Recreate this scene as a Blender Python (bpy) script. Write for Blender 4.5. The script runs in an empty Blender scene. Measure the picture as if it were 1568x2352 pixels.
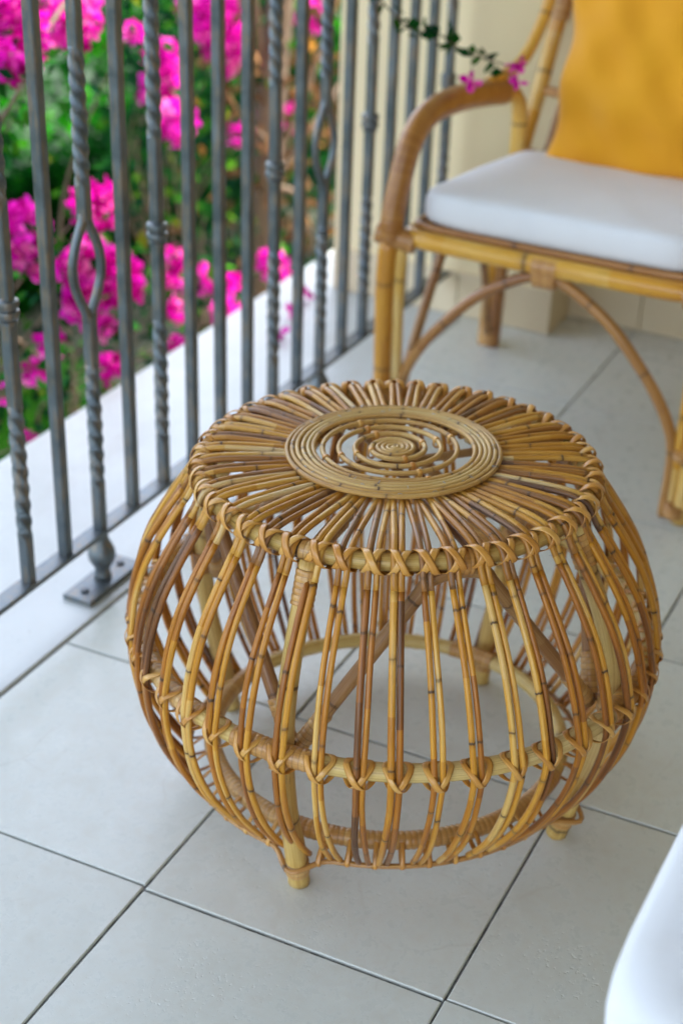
import bpy, math, random
import numpy as np
from mathutils import Vector, Matrix

random.seed(7); rng = np.random.default_rng(7)
PI = math.pi
SC = bpy.context.scene
COL = SC.collection

# ------------------------------------------------------------------ camera
cam_d = bpy.data.cameras.new('camera'); cam = bpy.data.objects.new('camera', cam_d); COL.objects.link(cam)
RM = Matrix(((0.88777588, -0.2510189, 0.3858024), (0.45920791, 0.42597042, -0.77953659), (0.03133801, 0.8692173, 0.49343613)))
cam.matrix_world = Matrix.Translation((0, 0, 1.3)) @ RM.to_4x4()
cam_d.sensor_fit = 'VERTICAL'; cam_d.sensor_height = 36.0; cam_d.sensor_width = 24.0
cam_d.lens = 3590 / 2352 * 36.0
cam_d.clip_start = 0.05; cam_d.clip_end = 400
cam_d.dof.use_dof = True; cam_d.dof.focus_distance = 1.61; cam_d.dof.aperture_fstop = 3.6
SC.camera = cam
# ------------------------------------------------------------------ sky and sun
SUN_EL, SUN_AZ = math.radians(50), math.radians(22)      # azimuth clockwise from +Y: the sun stands over the garden
w = bpy.data.worlds.new('World'); SC.world = w; w.use_nodes = True
nt = w.node_tree; nt.nodes.clear()
sky = nt.nodes.new('ShaderNodeTexSky'); sky.sky_type = 'NISHITA'; sky.sun_disc = False
sky.sun_elevation = SUN_EL; sky.sun_rotation = SUN_AZ
sky.air_density = 1.0; sky.dust_density = 2.5; sky.ozone_density = 2.0
bg = nt.nodes.new('ShaderNodeBackground'); bg.inputs['Strength'].default_value = 0.15
wo = nt.nodes.new('ShaderNodeOutputWorld')
hs = nt.nodes.new('ShaderNodeHueSaturation'); hs.inputs['Saturation'].default_value = 0.62   # sky colour muted to take the blue cast out of its light
nt.links.new(sky.outputs[0], hs.inputs['Color']); nt.links.new(hs.outputs[0], bg.inputs['Color']); nt.links.new(bg.outputs[0], wo.inputs['Surface'])
sl = bpy.data.lights.new('sun', 'SUN'); sl.energy = 2.0; sl.angle = math.radians(4); sl.color = (1.0, 0.93, 0.82)
so = bpy.data.objects.new('sun', sl); COL.objects.link(so)
sd = Vector((math.sin(SUN_AZ) * math.cos(SUN_EL), math.cos(SUN_AZ) * math.cos(SUN_EL), math.sin(SUN_EL)))
so.rotation_euler = sd.to_track_quat('Z', 'Y').to_euler(); so.location = (-6, 4, 8)
SC.view_settings.view_transform = 'Standard'; SC.view_settings.look = 'None'
SC.view_settings.gamma = 1.0; SC.view_settings.use_curve_mapping = False
SC.view_settings.exposure = 3.0
SC.render.engine = 'CYCLES'
SC.cycles.max_bounces = 8; SC.cycles.diffuse_bounces = 5

# ------------------------------------------------------------------ materials
class NB:
    def __init__(s, name):
        s.m = bpy.data.materials.new(name); s.m.use_nodes = True; s.t = s.m.node_tree; s.t.nodes.clear()
        s.out = s.n('ShaderNodeOutputMaterial'); s.p = s.n('ShaderNodeBsdfPrincipled'); s.l(s.p.outputs[0], s.out.inputs['Surface'])
    def n(s, k, **kw):
        x = s.t.nodes.new(k)
        for a, b in kw.items(): setattr(x, a, b)
        return x
    def l(s, a, b): s.t.links.new(a, b)
    def v(s, sock, val):
        if hasattr(val, 'is_linked') or hasattr(val, 'links'): s.l(val, sock)
        else: sock.default_value = val
    def attr(s, name, vec=False):
        a = s.n('ShaderNodeAttribute', attribute_name=name); return a.outputs['Vector'] if vec else a.outputs['Fac']
    def rnd(s): return s.n('ShaderNodeObjectInfo').outputs['Random']
    def noise(s, vec, scale, detail=3, w=None, rough=.55, dist=0):
        x = s.n('ShaderNodeTexNoise', noise_dimensions='4D' if w is not None else '3D')
        if vec is not None: s.l(vec, x.inputs['Vector'])
        x.inputs['Scale'].default_value = scale; x.inputs['Detail'].default_value = detail
        x.inputs['Roughness'].default_value = rough; x.inputs['Distortion'].default_value = dist
        if w is not None: s.v(x.inputs['W'], w)
        return x.outputs['Fac']
    def ramp(s, f, stops, interp='LINEAR'):
        r = s.n('ShaderNodeValToRGB'); r.color_ramp.interpolation = interp; e = r.color_ramp.elements
        while len(e) < len(stops): e.new(.5)
        for i, (p, c) in enumerate(stops):
            e[i].position = p; e[i].color = (*c, 1) if len(c) == 3 else c
        s.l(f, r.inputs[0]); return r.outputs['Color']
    def math(s, op, a, b=0.0, c=0.0, clamp=False):
        x = s.n('ShaderNodeMath', operation=op, use_clamp=clamp)
        s.v(x.inputs[0], a); s.v(x.inputs[1], b)
        if op in ('MULTIPLY_ADD', 'SMOOTH_MIN', 'COMPARE'): s.v(x.inputs[2], c)
        return x.outputs[0]
    def mix(s, f, a, b, mode='MIX'):
        x = s.n('ShaderNodeMix', data_type='RGBA', blend_type=mode)
        s.v(x.inputs[0], f)
        for sock, val in ((x.inputs[6], a), (x.inputs[7], b)):
            if isinstance(val, tuple): sock.default_value = (*val, 1)
            else: s.l(val, sock)
        return x.outputs[2]
    def mapr(s, f, a, b, c, d):
        x = s.n('ShaderNodeMapRange'); s.l(f, x.inputs[0])
        for i, q in enumerate((a, b, c, d)): x.inputs[i + 1].default_value = q
        return x.outputs[0]
    def scale(s, vec, sc):
        x = s.n('ShaderNodeMapping'); s.l(vec, x.inputs['Vector']); x.inputs['Scale'].default_value = sc; return x.outputs[0]
    def obj(s): return s.n('ShaderNodeTexCoord').outputs['Object']
    def pos(s): return s.n('ShaderNodeNewGeometry').outputs['Position']
    def bump(s, h, dist=.001, strength=1.0, normal=None):
        x = s.n('ShaderNodeBump'); s.l(h, x.inputs['Height']); x.inputs['Distance'].default_value = dist; x.inputs['Strength'].default_value = strength
        if normal is not None: s.l(normal, x.inputs['Normal'])
        return x.outputs[0]
    def set(s, **kw):
        for k, val in kw.items():
            sock = s.p.inputs[k.replace('_', ' ')]
            if isinstance(val, tuple): sock.default_value = (*val, 1) if len(val) == 3 else val
            else: s.v(sock, val)
        return s.m

def mat_cane(name, stops, dark=(.055, .028, .012), streak=.5, coat=.2, rough=.33, nodes=True, blot=.08):
    """rattan: internodes of slightly different colour, dark joint rings, long fibre streaks, black specks"""
    b = NB(name); cv = b.attr('cv', True); ph = b.attr('ph'); r = b.math('MULTIPLY', b.rnd(), 57.0)
    cell = b.math('ADD', b.math('FLOOR', ph), r)
    wn = b.n('ShaderNodeTexWhiteNoise', noise_dimensions='1D'); b.l(cell, wn.inputs['W'])
    tone = b.math('ADD', b.math('MULTIPLY', wn.outputs['Value'], .42), b.math('MULTIPLY', b.noise(b.scale(cv, (.5, .5, 9)), 1.0, 2, r), 1.05))
    tone = b.math('ADD', tone, b.math('MULTIPLY', b.math('SUBTRACT', b.rnd(), .5), .62))
    tone = b.math('SUBTRACT', tone, .24, clamp=True)
    col = b.ramp(tone, stops)
    fib = b.noise(b.scale(cv, (4.5, 4.5, 9)), 1.0, 4, r, .65)
    col = b.mix(b.mapr(fib, .35, .7, 0, streak), col, (.50, .32, .15), 'MULTIPLY') if streak else col
    fine = b.noise(b.scale(cv, (15, 15, 4)), 1.0, 4, r, .7)
    col = b.mix(b.mapr(fine, .48, .60, 0, .55), col, (.60, .40, .20), 'MULTIPLY')
    col = b.mix(b.mapr(fine, .42, .30, 0, .30), col, (.95, .74, .36))
    spk = b.noise(b.scale(cv, (3.6, 3.6, 15)), 1.0, 5, b.math('ADD', r, 9.0), .7)
    col = b.mix(b.mapr(spk, .62, .68, 0, .85), col, dark)
    blo = b.noise(b.scale(cv, (1.0, 1.0, 11)), 1.0, 3, b.math('ADD', r, 31.0), .5)
    col = b.mix(b.mapr(blo, .60, .72, 0, blot * 5), col, (.13, .065, .028))
    h = b.math('ADD', b.math('MULTIPLY', fib, .4), b.math('MULTIPLY', fine, .5))
    if nodes:
        fr = b.math('FRACT', ph); wob = b.math('MULTIPLY', b.math('SUBTRACT', b.noise(b.scale(cv, (1.3, 1.3, 3)), 1.0, 2, r), .5), .045)
        d = b.math('ABSOLUTE', b.math('ADD', b.math('SUBTRACT', fr, .5), wob))
        wn2 = b.n('ShaderNodeTexWhiteNoise', noise_dimensions='1D'); b.l(b.math('ADD', cell, 7.3), wn2.inputs['W']); st = b.math('MULTIPLY_ADD', wn2.outputs['Value'], .75, .3, clamp=True)
        col = b.mix(b.math('MULTIPLY', b.mapr(d, .007, .014, .95, 0), st), col, dark)
        col = b.mix(b.mapr(d, .012, .055, .28, 0), col, (.16, .08, .032))
        h = b.math('SUBTRACT', h, b.mapr(d, .0, .014, 1.2, 0))
    m = b.set(Base_Color=col, Roughness=b.mapr(fib, .3, .7, rough - .08, rough + .14), Coat_Weight=coat, Coat_Roughness=.10, Normal=b.bump(h, .0006, .7), Specular_IOR_Level=.32)
    return m

M = {}
M['cane'] = mat_cane('rattan_cane', [(0, (.84, .56, .17)), (.2, (.80, .42, .05)), (.42, (.66, .30, .022)), (.62, (.52, .20, .018)), (.82, (.34, .125, .020)), (1, (.15, .062, .02))], coat=.22)
M['cane_top'] = mat_cane('rattan_cane_weathered', [(0, (.78, .60, .30)), (.22, (.76, .45, .09)), (.45, (.62, .31, .04)), (.65, (.46, .20, .028)), (.82, (.32, .16, .06)), (1, (.15, .075, .04))], coat=.22)
M['bamboo'] = mat_cane('pale_bamboo', [(0, (.78, .62, .28)), (.4, (.72, .53, .18)), (.7, (.66, .44, .12)), (1, (.58, .34, .09))], streak=.3, rough=.38, blot=.03)
M['brace'] = mat_cane('brown_rattan', [(0, (.52, .32, .13)), (.4, (.44, .24, .09)), (.7, (.36, .18, .07)), (1, (.26, .13, .05))], streak=.5)
M['disc'] = mat_cane('disc_rattan', [(0, (.70, .53, .22)), (.3, (.68, .45, .15)), (.6, (.60, .36, .10)), (1, (.48, .27, .08))], streak=.35, blot=.05)
M['chair_cane'] = mat_cane('golden_bamboo', [(0, (.86, .66, .28)), (.3, (.82, .53, .12)), (.6, (.76, .40, .035)), (1, (.62, .28, .035))], streak=.3, blot=.03, coat=.5)
M['chair_brown'] = mat_cane('orange_rattan', [(0, (.60, .33, .10)), (.4, (.50, .25, .065)), (.7, (.42, .19, .05)), (1, (.28, .12, .04))], streak=.4, coat=.5, blot=.06)

def mat_peel(name, c1, c2, c3, band=0):
    b = NB(name); cv = b.attr('cv', True); r = b.math('MULTIPLY', b.rnd(), 57.0)
    t = b.math('ADD', b.math('MULTIPLY', b.rnd(), .6), b.math('MULTIPLY', b.noise(b.scale(cv, (.8, .8, 40)), 1, 3, r), .5))
    col = b.ramp(t, [(0.1, c1), (.5, c2), (.95, c3)])
    fib = b.noise(b.scale(cv, (9, 9, 10)), 1, 3, r)
    col = b.mix(b.mapr(fib, .35, .7, 0, .45), col, (.5, .32, .15), 'MULTIPLY')
    h = fib
    if band:
        sp = b.n('ShaderNodeSeparateXYZ'); b.l(cv, sp.inputs[0]); bd = b.math('FRACT', b.math('DIVIDE', sp.outputs[2], band))
        d = b.math('ABSOLUTE', b.math('SUBTRACT', bd, .5))
        col = b.mix(b.mapr(d, .42, .5, 0, .65), col, (.16, .08, .03))
        wn = b.n('ShaderNodeTexWhiteNoise', noise_dimensions='1D'); b.l(b.math('FLOOR', b.math('DIVIDE', sp.outputs[2], band)), wn.inputs['W'])
        col = b.mix(b.math('MULTIPLY', wn.outputs['Value'], .45), col, (.62, .42, .24), 'MULTIPLY')
    return b.set(Base_Color=col, Roughness=.36, Coat_Weight=.3, Coat_Roughness=.2, Normal=b.bump(h, .0003, .5))
M['peel'] = mat_peel('lashing_peel', (.78, .47, .13), (.70, .35, .065), (.54, .225, .035))
M['wrap'] = mat_peel('wrapped_peel', (.72, .48, .19), (.66, .39, .12), (.54, .27, .065), band=.0070)
M['chair_wrap'] = mat_peel('chair_binding', (.72, .45, .17), (.64, .35, .11), (.52, .26, .07), band=.0052)
M['arm_wrap'] = mat_peel('arm_binding', (.52, .26, .06), (.42, .18, .035), (.26, .095, .022), band=.0085)

def simple(name, c, rough=.5, **kw):
    b = NB(name); return b.set(Base_Color=c, Roughness=rough, **kw)

def mat_iron():
    b = NB('painted_iron'); p = b.pos()
    n1 = b.noise(b.scale(p, (1, 1, .12)), 170, 4); n2 = b.noise(p, 24, 4)
    col = b.mix(b.mapr(n2, .3, .7, 0, 1), (.085, .105, .115), (.155, .180, .19))
    k = b.math('MULTIPLY', b.mapr(n1, .49, .58, 0, 1), b.mapr(n2, .34, .55, 0, 1))
    col = b.mix(b.math('MULTIPLY', k, .42), col, (.30, .19, .08))
    n3 = b.noise(p, 300, 4)
    return b.set(Base_Color=col, Roughness=b.mapr(n2, .3, .7, .32, .52), Metallic=.6, Normal=b.bump(b.math('ADD', n3, n2), .0005, .6))
M['iron'] = mat_iron()
M['iron_dark'] = simple('screw_black', (.02, .025, .03), .4)
M['staple'] = simple('steel_staple', (.45, .48, .5), .3, Metallic=.9)

def mat_tile():
    b = NB('glazed_tile'); p = b.pos(); r = b.math('MULTIPLY', b.rnd(), 40.0)
    n1 = b.noise(p, 3.2, 5, r, .6); n2 = b.noise(p, 46, 5, r, .7)
    col = b.mix(b.mapr(n1, .35, .68, 0, 1), (.635, .665, .60), (.71, .74, .675))
    col = b.mix(b.math('MULTIPLY', b.rnd(), .30), col, (.50, .47, .39))
    wr_ = b.noise(p, 1.7, 5, None, .65)
    col = b.mix(b.mapr(wr_, .50, .72, 0, .35), col, (.46, .40, .30))
    col = b.mix(b.mapr(n2, .42, .72, 0, .22), col, (.50, .42, .30))
    sp = b.noise(p, 11, 6, b.math('ADD', r, 3.0), .75)
    col = b.mix(b.mapr(sp, .66, .78, 0, .40), col, (.44, .34, .22))
    v = b.n('ShaderNodeTexVoronoi', feature='DISTANCE_TO_EDGE'); b.l(b.mix(.06, p, b.n('ShaderNodeTexNoise').outputs['Color'], 'ADD'), v.inputs['Vector']); v.inputs['Scale'].default_value = 4.5
    ck = b.math('MULTIPLY', b.mapr(v.outputs['Distance'], .0, .012, 1, 0), b.mapr(b.noise(p, 5, 3), .52, .64, 0, 1))
    col = b.mix(b.math('MULTIPLY', ck, .28), col, (.42, .38, .30))
    pit = b.mapr(b.noise(p, 210, 3, r, .5), .60, .74, 0, 1)
    pm = b.mapr(b.noise(p, 9, 3), .42, .6, 0, 1)
    dirt = b.mapr(b.noise(p, 420, 2), .70, .76, 0, .45)
    col = b.mix(dirt, col, (.28, .23, .16))
    h = b.math('ADD', b.math('MULTIPLY', b.noise(p, 30, 4), .35), b.math('MULTIPLY', pit, b.math('MULTIPLY', pm, -1.0)))
    return b.set(Base_Color=col, Roughness=b.mapr(n2, .3, .7, .22, .38), Specular_IOR_Level=.5, Normal=b.bump(h, .0007, .55))
M['tile'] = mat_tile()
def mat_grout():
    b = NB('cement_grout'); p = b.pos()
    n = b.noise(p, 60, 5, None, .7); n2 = b.noise(p, 14, 3)
    col = b.mix(b.mapr(n, .38, .62, 0, 1), (.075, .08, .078), (.27, .275, .26))
    col = b.mix(b.mapr(n2, .55, .65, 0, .55), col, (.10, .055, .028))
    col = b.mix(b.mapr(b.noise(p, 130, 3), .66, .7, 0, .7), col, (.42, .44, .42))
    return b.set(Base_Color=col, Roughness=.9, Normal=b.bump(n, .0015, .8))
M['grout'] = mat_grout()
def mat_ledge():
    b = NB('pale_marble'); p = b.pos()
    n1 = b.noise(p, 5, 6, None, .6, .6); n2 = b.noise(p, 80, 4)
    col = b.mix(b.mapr(n1, .35, .7, 0, 1), (.42, .44, .41), (.485, .505, .475))
    col = b.mix(b.mapr(n2, .5, .75, 0, .2), col, (.55, .5, .42))
    st = b.noise(b.scale(p, (1, .35, 1)), 9, 5, None, .65); col = b.mix(b.mapr(st, .52, .72, 0, .35), col, (.30, .27, .21))
    sp = b.noise(p, 120, 2); col = b.mix(b.mapr(sp, .70, .75, 0, .5), col, (.18, .16, .12))
    return b.set(Base_Color=col, Roughness=.34, Normal=b.bump(n2, .0004, .4))
M['ledge'] = mat_ledge()
def mat_wall(name, a, c):
    b = NB(name); p = b.pos()
    n = b.noise(p, 2.2, 4); n2 = b.noise(p, 160, 4)
    n3 = b.noise(b.scale(p, (9, 9, .7)), 1.0, 3)
    col = b.mix(b.mapr(n, .3, .7, 0, 1), a, c); col = b.mix(b.mapr(n3, .45, .8, 0, .25), col, (.52, .43, .28))
    return b.set(Base_Color=col, Roughness=.8, Normal=b.bump(n2, .001, .5))
M['wall'] = mat_wall('cream_plaster', (.76, .63, .36), (.82, .70, .43))
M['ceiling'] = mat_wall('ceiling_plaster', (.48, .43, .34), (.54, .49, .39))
M['dark_wall'] = mat_wall('ochre_plaster', (.38, .26, .13), (.44, .31, .17))
M['skirt'] = mat_wall('sand_tile', (.60, .49, .31), (.66, .56, .37))

def mat_cloth(name, c, c2, bumpd=.004):
    b = NB(name); p = b.obj()
    big = b.noise(p, 7, 4); wv = b.noise(p, 700, 2)
    col = b.mix(b.mapr(big, .3, .7, 0, 1), c, c2)
    h = b.math('ADD', b.math('MULTIPLY', big, .8), b.math('MULTIPLY', wv, .03))
    return b.set(Base_Color=col, Roughness=.85, Sheen_Weight=.25, Normal=b.bump(h, bumpd, .55))
M['white_cloth'] = mat_cloth('white_canvas', (.72, .725, .72), (.77, .775, .77))
M['yellow_cloth'] = mat_cloth('mustard_linen', (.74, .315, .002), (.80, .365, .003), .004)

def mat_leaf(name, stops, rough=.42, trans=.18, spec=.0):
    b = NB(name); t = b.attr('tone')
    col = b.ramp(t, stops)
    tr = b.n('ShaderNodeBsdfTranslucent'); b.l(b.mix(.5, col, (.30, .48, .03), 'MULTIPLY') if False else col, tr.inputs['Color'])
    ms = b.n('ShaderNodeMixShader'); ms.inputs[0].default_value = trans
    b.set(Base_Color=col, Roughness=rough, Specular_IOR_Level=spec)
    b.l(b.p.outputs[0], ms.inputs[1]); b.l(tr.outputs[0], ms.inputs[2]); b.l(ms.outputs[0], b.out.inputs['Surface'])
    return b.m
M['leaf'] = mat_leaf('bougainvillea_leaf', [(0, (.003, .020, .010)), (.35, (.007, .038, .014)), (.65, (.012, .078, .010)), (.9, (.035, .12, .008)), (1, (.10, .12, .010))], .62)
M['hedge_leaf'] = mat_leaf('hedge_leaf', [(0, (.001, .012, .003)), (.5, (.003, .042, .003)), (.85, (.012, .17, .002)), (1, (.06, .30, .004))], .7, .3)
M['grass'] = mat_leaf('grass_blade', [(0, (.008, .045, .005)), (.5, (.014, .085, .006)), (1, (.035, .14, .008))], .6)
M['petal'] = mat_leaf('pink_bract', [(0, (.30, .002, .12)), (.3, (.58, .006, .30)), (.6, (.76, .010, .48)), (.85, (.86, .05, .54)), (1, (.90, .24, .52))], .6, .38)
M['dry'] = mat_leaf('dry_leaf', [(0, (.05, .028, .016)), (.5, (.13, .070, .034)), (.88, (.24, .13, .06)), (1, (.50, .22, .02))], .7)
def mat_bark():
    b = NB('bark'); p = b.pos(); n = b.noise(b.scale(p, (1, 1, .3)), 40, 5)
    return b.set(Base_Color=b.mix(n, (.05, .032, .02), (.17, .11, .065)), Roughness=.85, Normal=b.bump(n, .006, .8))
M['bark'] = mat_bark()
def mat_soil():
    b = NB('garden_soil'); p = b.pos(); n = b.noise(p, 6, 6)
    return b.set(Base_Color=b.mix(b.mapr(n, .3, .7, 0, 1), (.018, .024, .014), (.045, .048, .034)), Roughness=.95, Specular_IOR_Level=.1, Normal=b.bump(n, .03, .8))
M['soil'] = mat_soil()
def mat_lawn():
    b = NB('lawn_ground'); p = b.pos(); n = b.noise(p, 3, 5); n2 = b.noise(p, 60, 4)
    col = b.mix(b.mapr(n, .3, .7, 0, 1), (.010, .055, .005), (.022, .10, .008)); col = b.mix(b.mapr(n2, .4, .7, 0, .6), col, (.02, .05, .01))
    return b.set(Base_Color=col, Roughness=.9, Specular_IOR_Level=.05, Normal=b.bump(n2, .03, .9))
M['lawn'] = mat_lawn()

# ------------------------------------------------------------------ mesh helpers
def catmull(P, n):
    P = np.asarray(P, float); m = len(P)
    E = np.vstack([2 * P[0] - P[1], P, 2 * P[-1] - P[-2]])
    d = np.linalg.norm(np.diff(P, axis=0), axis=1); s = np.r_[0, np.cumsum(d)]
    q = np.linspace(0, s[-1], n); out = []
    for x in q:
        i = min(max(np.searchsorted(s, x) - 1, 0), m - 2); t = (x - s[i]) / max(d[i], 1e-9)
        a, b, c, e = E[i:i + 4]
        out.append(.5 * (2 * b + (c - a) * t + (2 * a - 5 * b + 4 * c - e) * t * t + (3 * b - a - 3 * c + e) * t ** 3))
    return np.array(out)

class MB:
    def __init__(s): s.v = []; s.f = []; s.cv = []; s.ph = []; s.tone = []; s.n = 0
    def add(s, v, f, cv=None, ph=None, tone=None):
        v = np.asarray(v, float); k = len(v)
        s.v.append(v); s.f += [tuple(i + s.n for i in q) for q in f]
        s.cv.append(np.asarray(cv, float) if cv is not None else v.copy()); s.ph.append(np.asarray(ph, float) if ph is not None else np.zeros(k))
        s.tone.append(np.asarray(tone, float) if tone is not None else np.full(k, .5)); s.n += k
        return s
    def tube(s, P, R, sides=7, closed=False, cap=True, internode=.11, phase=None, up=None, flat=None, twist=None):
        """sweep: circle, ellipse (flat=(w,h), up=normals) or square; carries length and angle for the cane shader"""
        P = np.asarray(P, float); n = len(P)
        R = np.full(n, R) if np.isscalar(R) else np.asarray(R, float)
        T = (np.roll(P, -1, 0) - np.roll(P, 1, 0)) if closed else np.gradient(P, axis=0)
        T /= np.linalg.norm(T, axis=1)[:, None] + 1e-12
        if up is None:
            ref = np.array([0, 0, 1.]) if abs(T[0][2]) < .9 else np.array([1., 0, 0])
            N = np.zeros((n, 3)); x = ref - T[0] * (ref @ T[0]); x /= np.linalg.norm(x); N[0] = x
            for i in range(1, n):
                x = N[i - 1] - T[i] * (N[i - 1] @ T[i]); N[i] = x / np.linalg.norm(x)
        else:
            N = np.asarray(up, float); N = N - T * (N * T).sum(1)[:, None]; N /= np.linalg.norm(N, axis=1)[:, None]
        B = np.cross(T, N)
        d = np.r_[0, np.cumsum(np.linalg.norm(np.diff(P, axis=0), axis=1))]
        a = np.linspace(0, 2 * PI, sides, endpoint=False)
        fw, fh = flat if flat else (1, 1)
        ca, sa = np.cos(a), np.sin(a)
        if flat and sides == 4: a = a + PI / 4; ca, sa = np.cos(a) * 1.41, np.sin(a) * 1.41
        V = P[:, None, :] + R[:, None, None] * (N[:, None, :] * (sa * fh)[None, :, None] + B[:, None, :] * (ca * fw)[None, :, None])
        u0 = random.uniform(0, 5) if phase is None else phase
        cv = np.stack([np.broadcast_to(ca, (n, sides)), np.broadcast_to(sa, (n, sides)), np.broadcast_to(d[:, None], (n, sides)) + (u0 if phase is None else 0)], -1)
        ph = np.broadcast_to(((d / internode) + u0)[:, None], (n, sides))
        F = []
        m = n if closed else n - 1
        for i in range(m):
            j = (i + 1) % n
            for k in range(sides):
                l = (k + 1) % sides; F.append((i * sides + k, i * sides + l, j * sides + l, j * sides + k))
        if cap and not closed: F.append(tuple(range(sides))[::-1]); F.append(tuple((n - 1) * sides + k for k in range(sides)))
        return s.add(V.reshape(-1, 3), F, cv.reshape(-1, 3), ph.reshape(-1))
    def box(s, x0, x1, y0, y1, z0, z1, bev=0):
        if bev <= 0:
            v = [(x, y, z) for z in (z0, z1) for y in (y0, y1) for x in (x0, x1)]
            return s.add(v, [(0, 2, 3, 1), (4, 5, 7, 6), (0, 1, 5, 4), (2, 6, 7, 3), (0, 4, 6, 2), (1, 3, 7, 5)])
        return s.prism([(x0, y0), (x1, y0), (x1, y1), (x0, y1)], z0, z1, bev)
    def prism(s, poly, z0, z1, bev=.001):
        """closed prism with a bevelled top edge"""
        poly = np.asarray(poly, float); c = poly.mean(0); k = len(poly)
        dirs = c - poly; ins = poly + np.sign(dirs) * bev
        v = [(*p, z0) for p in poly] + [(*p, z1 - bev) for p in poly] + [(*p, z1) for p in ins]
        F = [tuple(range(k))[::-1]] + [(i, (i + 1) % k, k + (i + 1) % k, k + i) for i in range(k)]
        F += [(k + i, k + (i + 1) % k, 2 * k + (i + 1) % k, 2 * k + i) for i in range(k)] + [tuple(2 * k + i for i in range(k))]
        return s.add(v, F)
    def lathe(s, prof, c=(0, 0, 0), sides=20):
        n = len(prof); a = np.linspace(0, 2 * PI, sides, endpoint=False)
        v = [(c[0] + r * math.cos(t), c[1] + r * math.sin(t), c[2] + z) for r, z in prof for t in a]
        F = [(i * sides + k, i * sides + (k + 1) % sides, (i + 1) * sides + (k + 1) % sides, (i + 1) * sides + k) for i in range(n - 1) for k in range(sides)]
        F += [tuple(range(sides))[::-1], tuple((n - 1) * sides + k for k in range(sides))]
        return s.add(v, F)
    def build(s, name, mat, parent=None, smooth=True, kind=None, flat_angle=None):
        me = bpy.data.meshes.new(name); V = np.vstack(s.v)
        me.from_pydata(V.tolist(), [], s.f); me.materials.append(mat)
        if smooth: me.polygons.foreach_set('use_smooth', np.ones(len(me.polygons), bool))
        for nm, arr in (('ph', np.concatenate(s.ph)), ('tone', np.concatenate(s.tone))):
            at = me.attributes.new(nm, 'FLOAT', 'POINT'); at.data.foreach_set('value', arr.astype(np.float32))
        at = me.attributes.new('cv', 'FLOAT_VECTOR', 'POINT'); at.data.foreach_set('vector', np.vstack(s.cv).astype(np.float32).ravel())
        if flat_angle: me.set_sharp_from_angle(angle=math.radians(flat_angle))
        me.update()
        o = bpy.data.objects.new(name, me); COL.objects.link(o)
        if parent is not None:
            o.parent = parent
            if parent.type == 'EMPTY': o.matrix_parent_inverse = Matrix.Translation(-parent.location)
        if kind: o['kind'] = kind
        return o
def thing(name, label, cat, loc=(0, 0, 0), group=None):
    o = bpy.data.objects.new(name, None); o.empty_display_size = .05; COL.objects.link(o); o.location = loc
    return tag(o, label, cat, group)
def tag(o, label=None, cat=None, group=None, kind=None):
    if label: o['label'] = label
    if cat: o['category'] = cat
    if group: o['group'] = group
    if kind: o['kind'] = kind
    return o
def share(o, loc, parent, mat=None):
    c = o.copy(); COL.objects.link(c); c.parent = parent; c.location = loc; return c

# ================================================================== SETTING
# floor: grout bed and single tiles (joints measured in the photo, rows drift a little as laid)
floor = MB().box(-1.188, 1.60, -2.2, 3.10, -.12, -.0035).build('floor', M['grout'], None, False, 'structure')
def corner(i, j):
    x = -1.186 + .380 * i; y = 1.140 + .380 * j
    return np.array([x - .016 * (y - 1.2) * (1 if 0 < i else 0), y + .036 * (x + .81) * (1 if y < 1.7 else .35)])
G = .0017
for i in range(0, 7):
    for j in range(-8, 6):
        dx = .004 * math.sin(i * 5.1 + 1) if i > 0 else 0
        q = [corner(i, j), corner(i + 1, j), corner(i + 1, j + 1), corner(i, j + 1)]
        off = np.array([0, .0028 * math.sin(i * 2.7 + 1.3)])
        jit = rng.uniform(-.0007, .0007, (4, 2)); c = np.mean(q, 0)
        q = [p + np.sign(c - p) * G + off + e for p, e in zip(q, jit)]
        if i == 0: q[0][0] = q[3][0] = -1.1843
        q = [np.array([min(p[0], 1.598), min(p[1], 3.083)]) for p in q]
        if q[2][1] - q[1][1] < .012: continue
        MB().prism(q, -.011, rng.uniform(-.0003, .0003), .0012).build('tile', M['tile'], floor, False)
ledge = MB().prism([(-1.62, -2.2), (-1.1885, -2.2), (-1.1885, 3.4), (-1.62, 3.4)], -.06, .0012, .003).build('ledge', M['ledge'], None, False, 'structure')
MB().box(-1.58, -1.19, -2.2, 3.4, -1.2, -.061).build('slab_edge', M['wall'], ledge, False)
# garden ground
MB().box(-60, -1.585, -30, 60, -1.2, -1.0).build('garden_soil', M['soil'], None, False, 'structure')
lawn = MB(); lawn.prism([(-60, 5.2), (-7.2, 5.2), (-7.2, 60), (-60, 60)], -.998, -.99, .001)
lawn.prism([(-3.25, -6), (-2.35, -6), (-2.35, 3.7), (-3.25, 4.2)], -.998, -.985, .001)
lawn.build('lawn', M['lawn'], None, False, 'structure')

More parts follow.
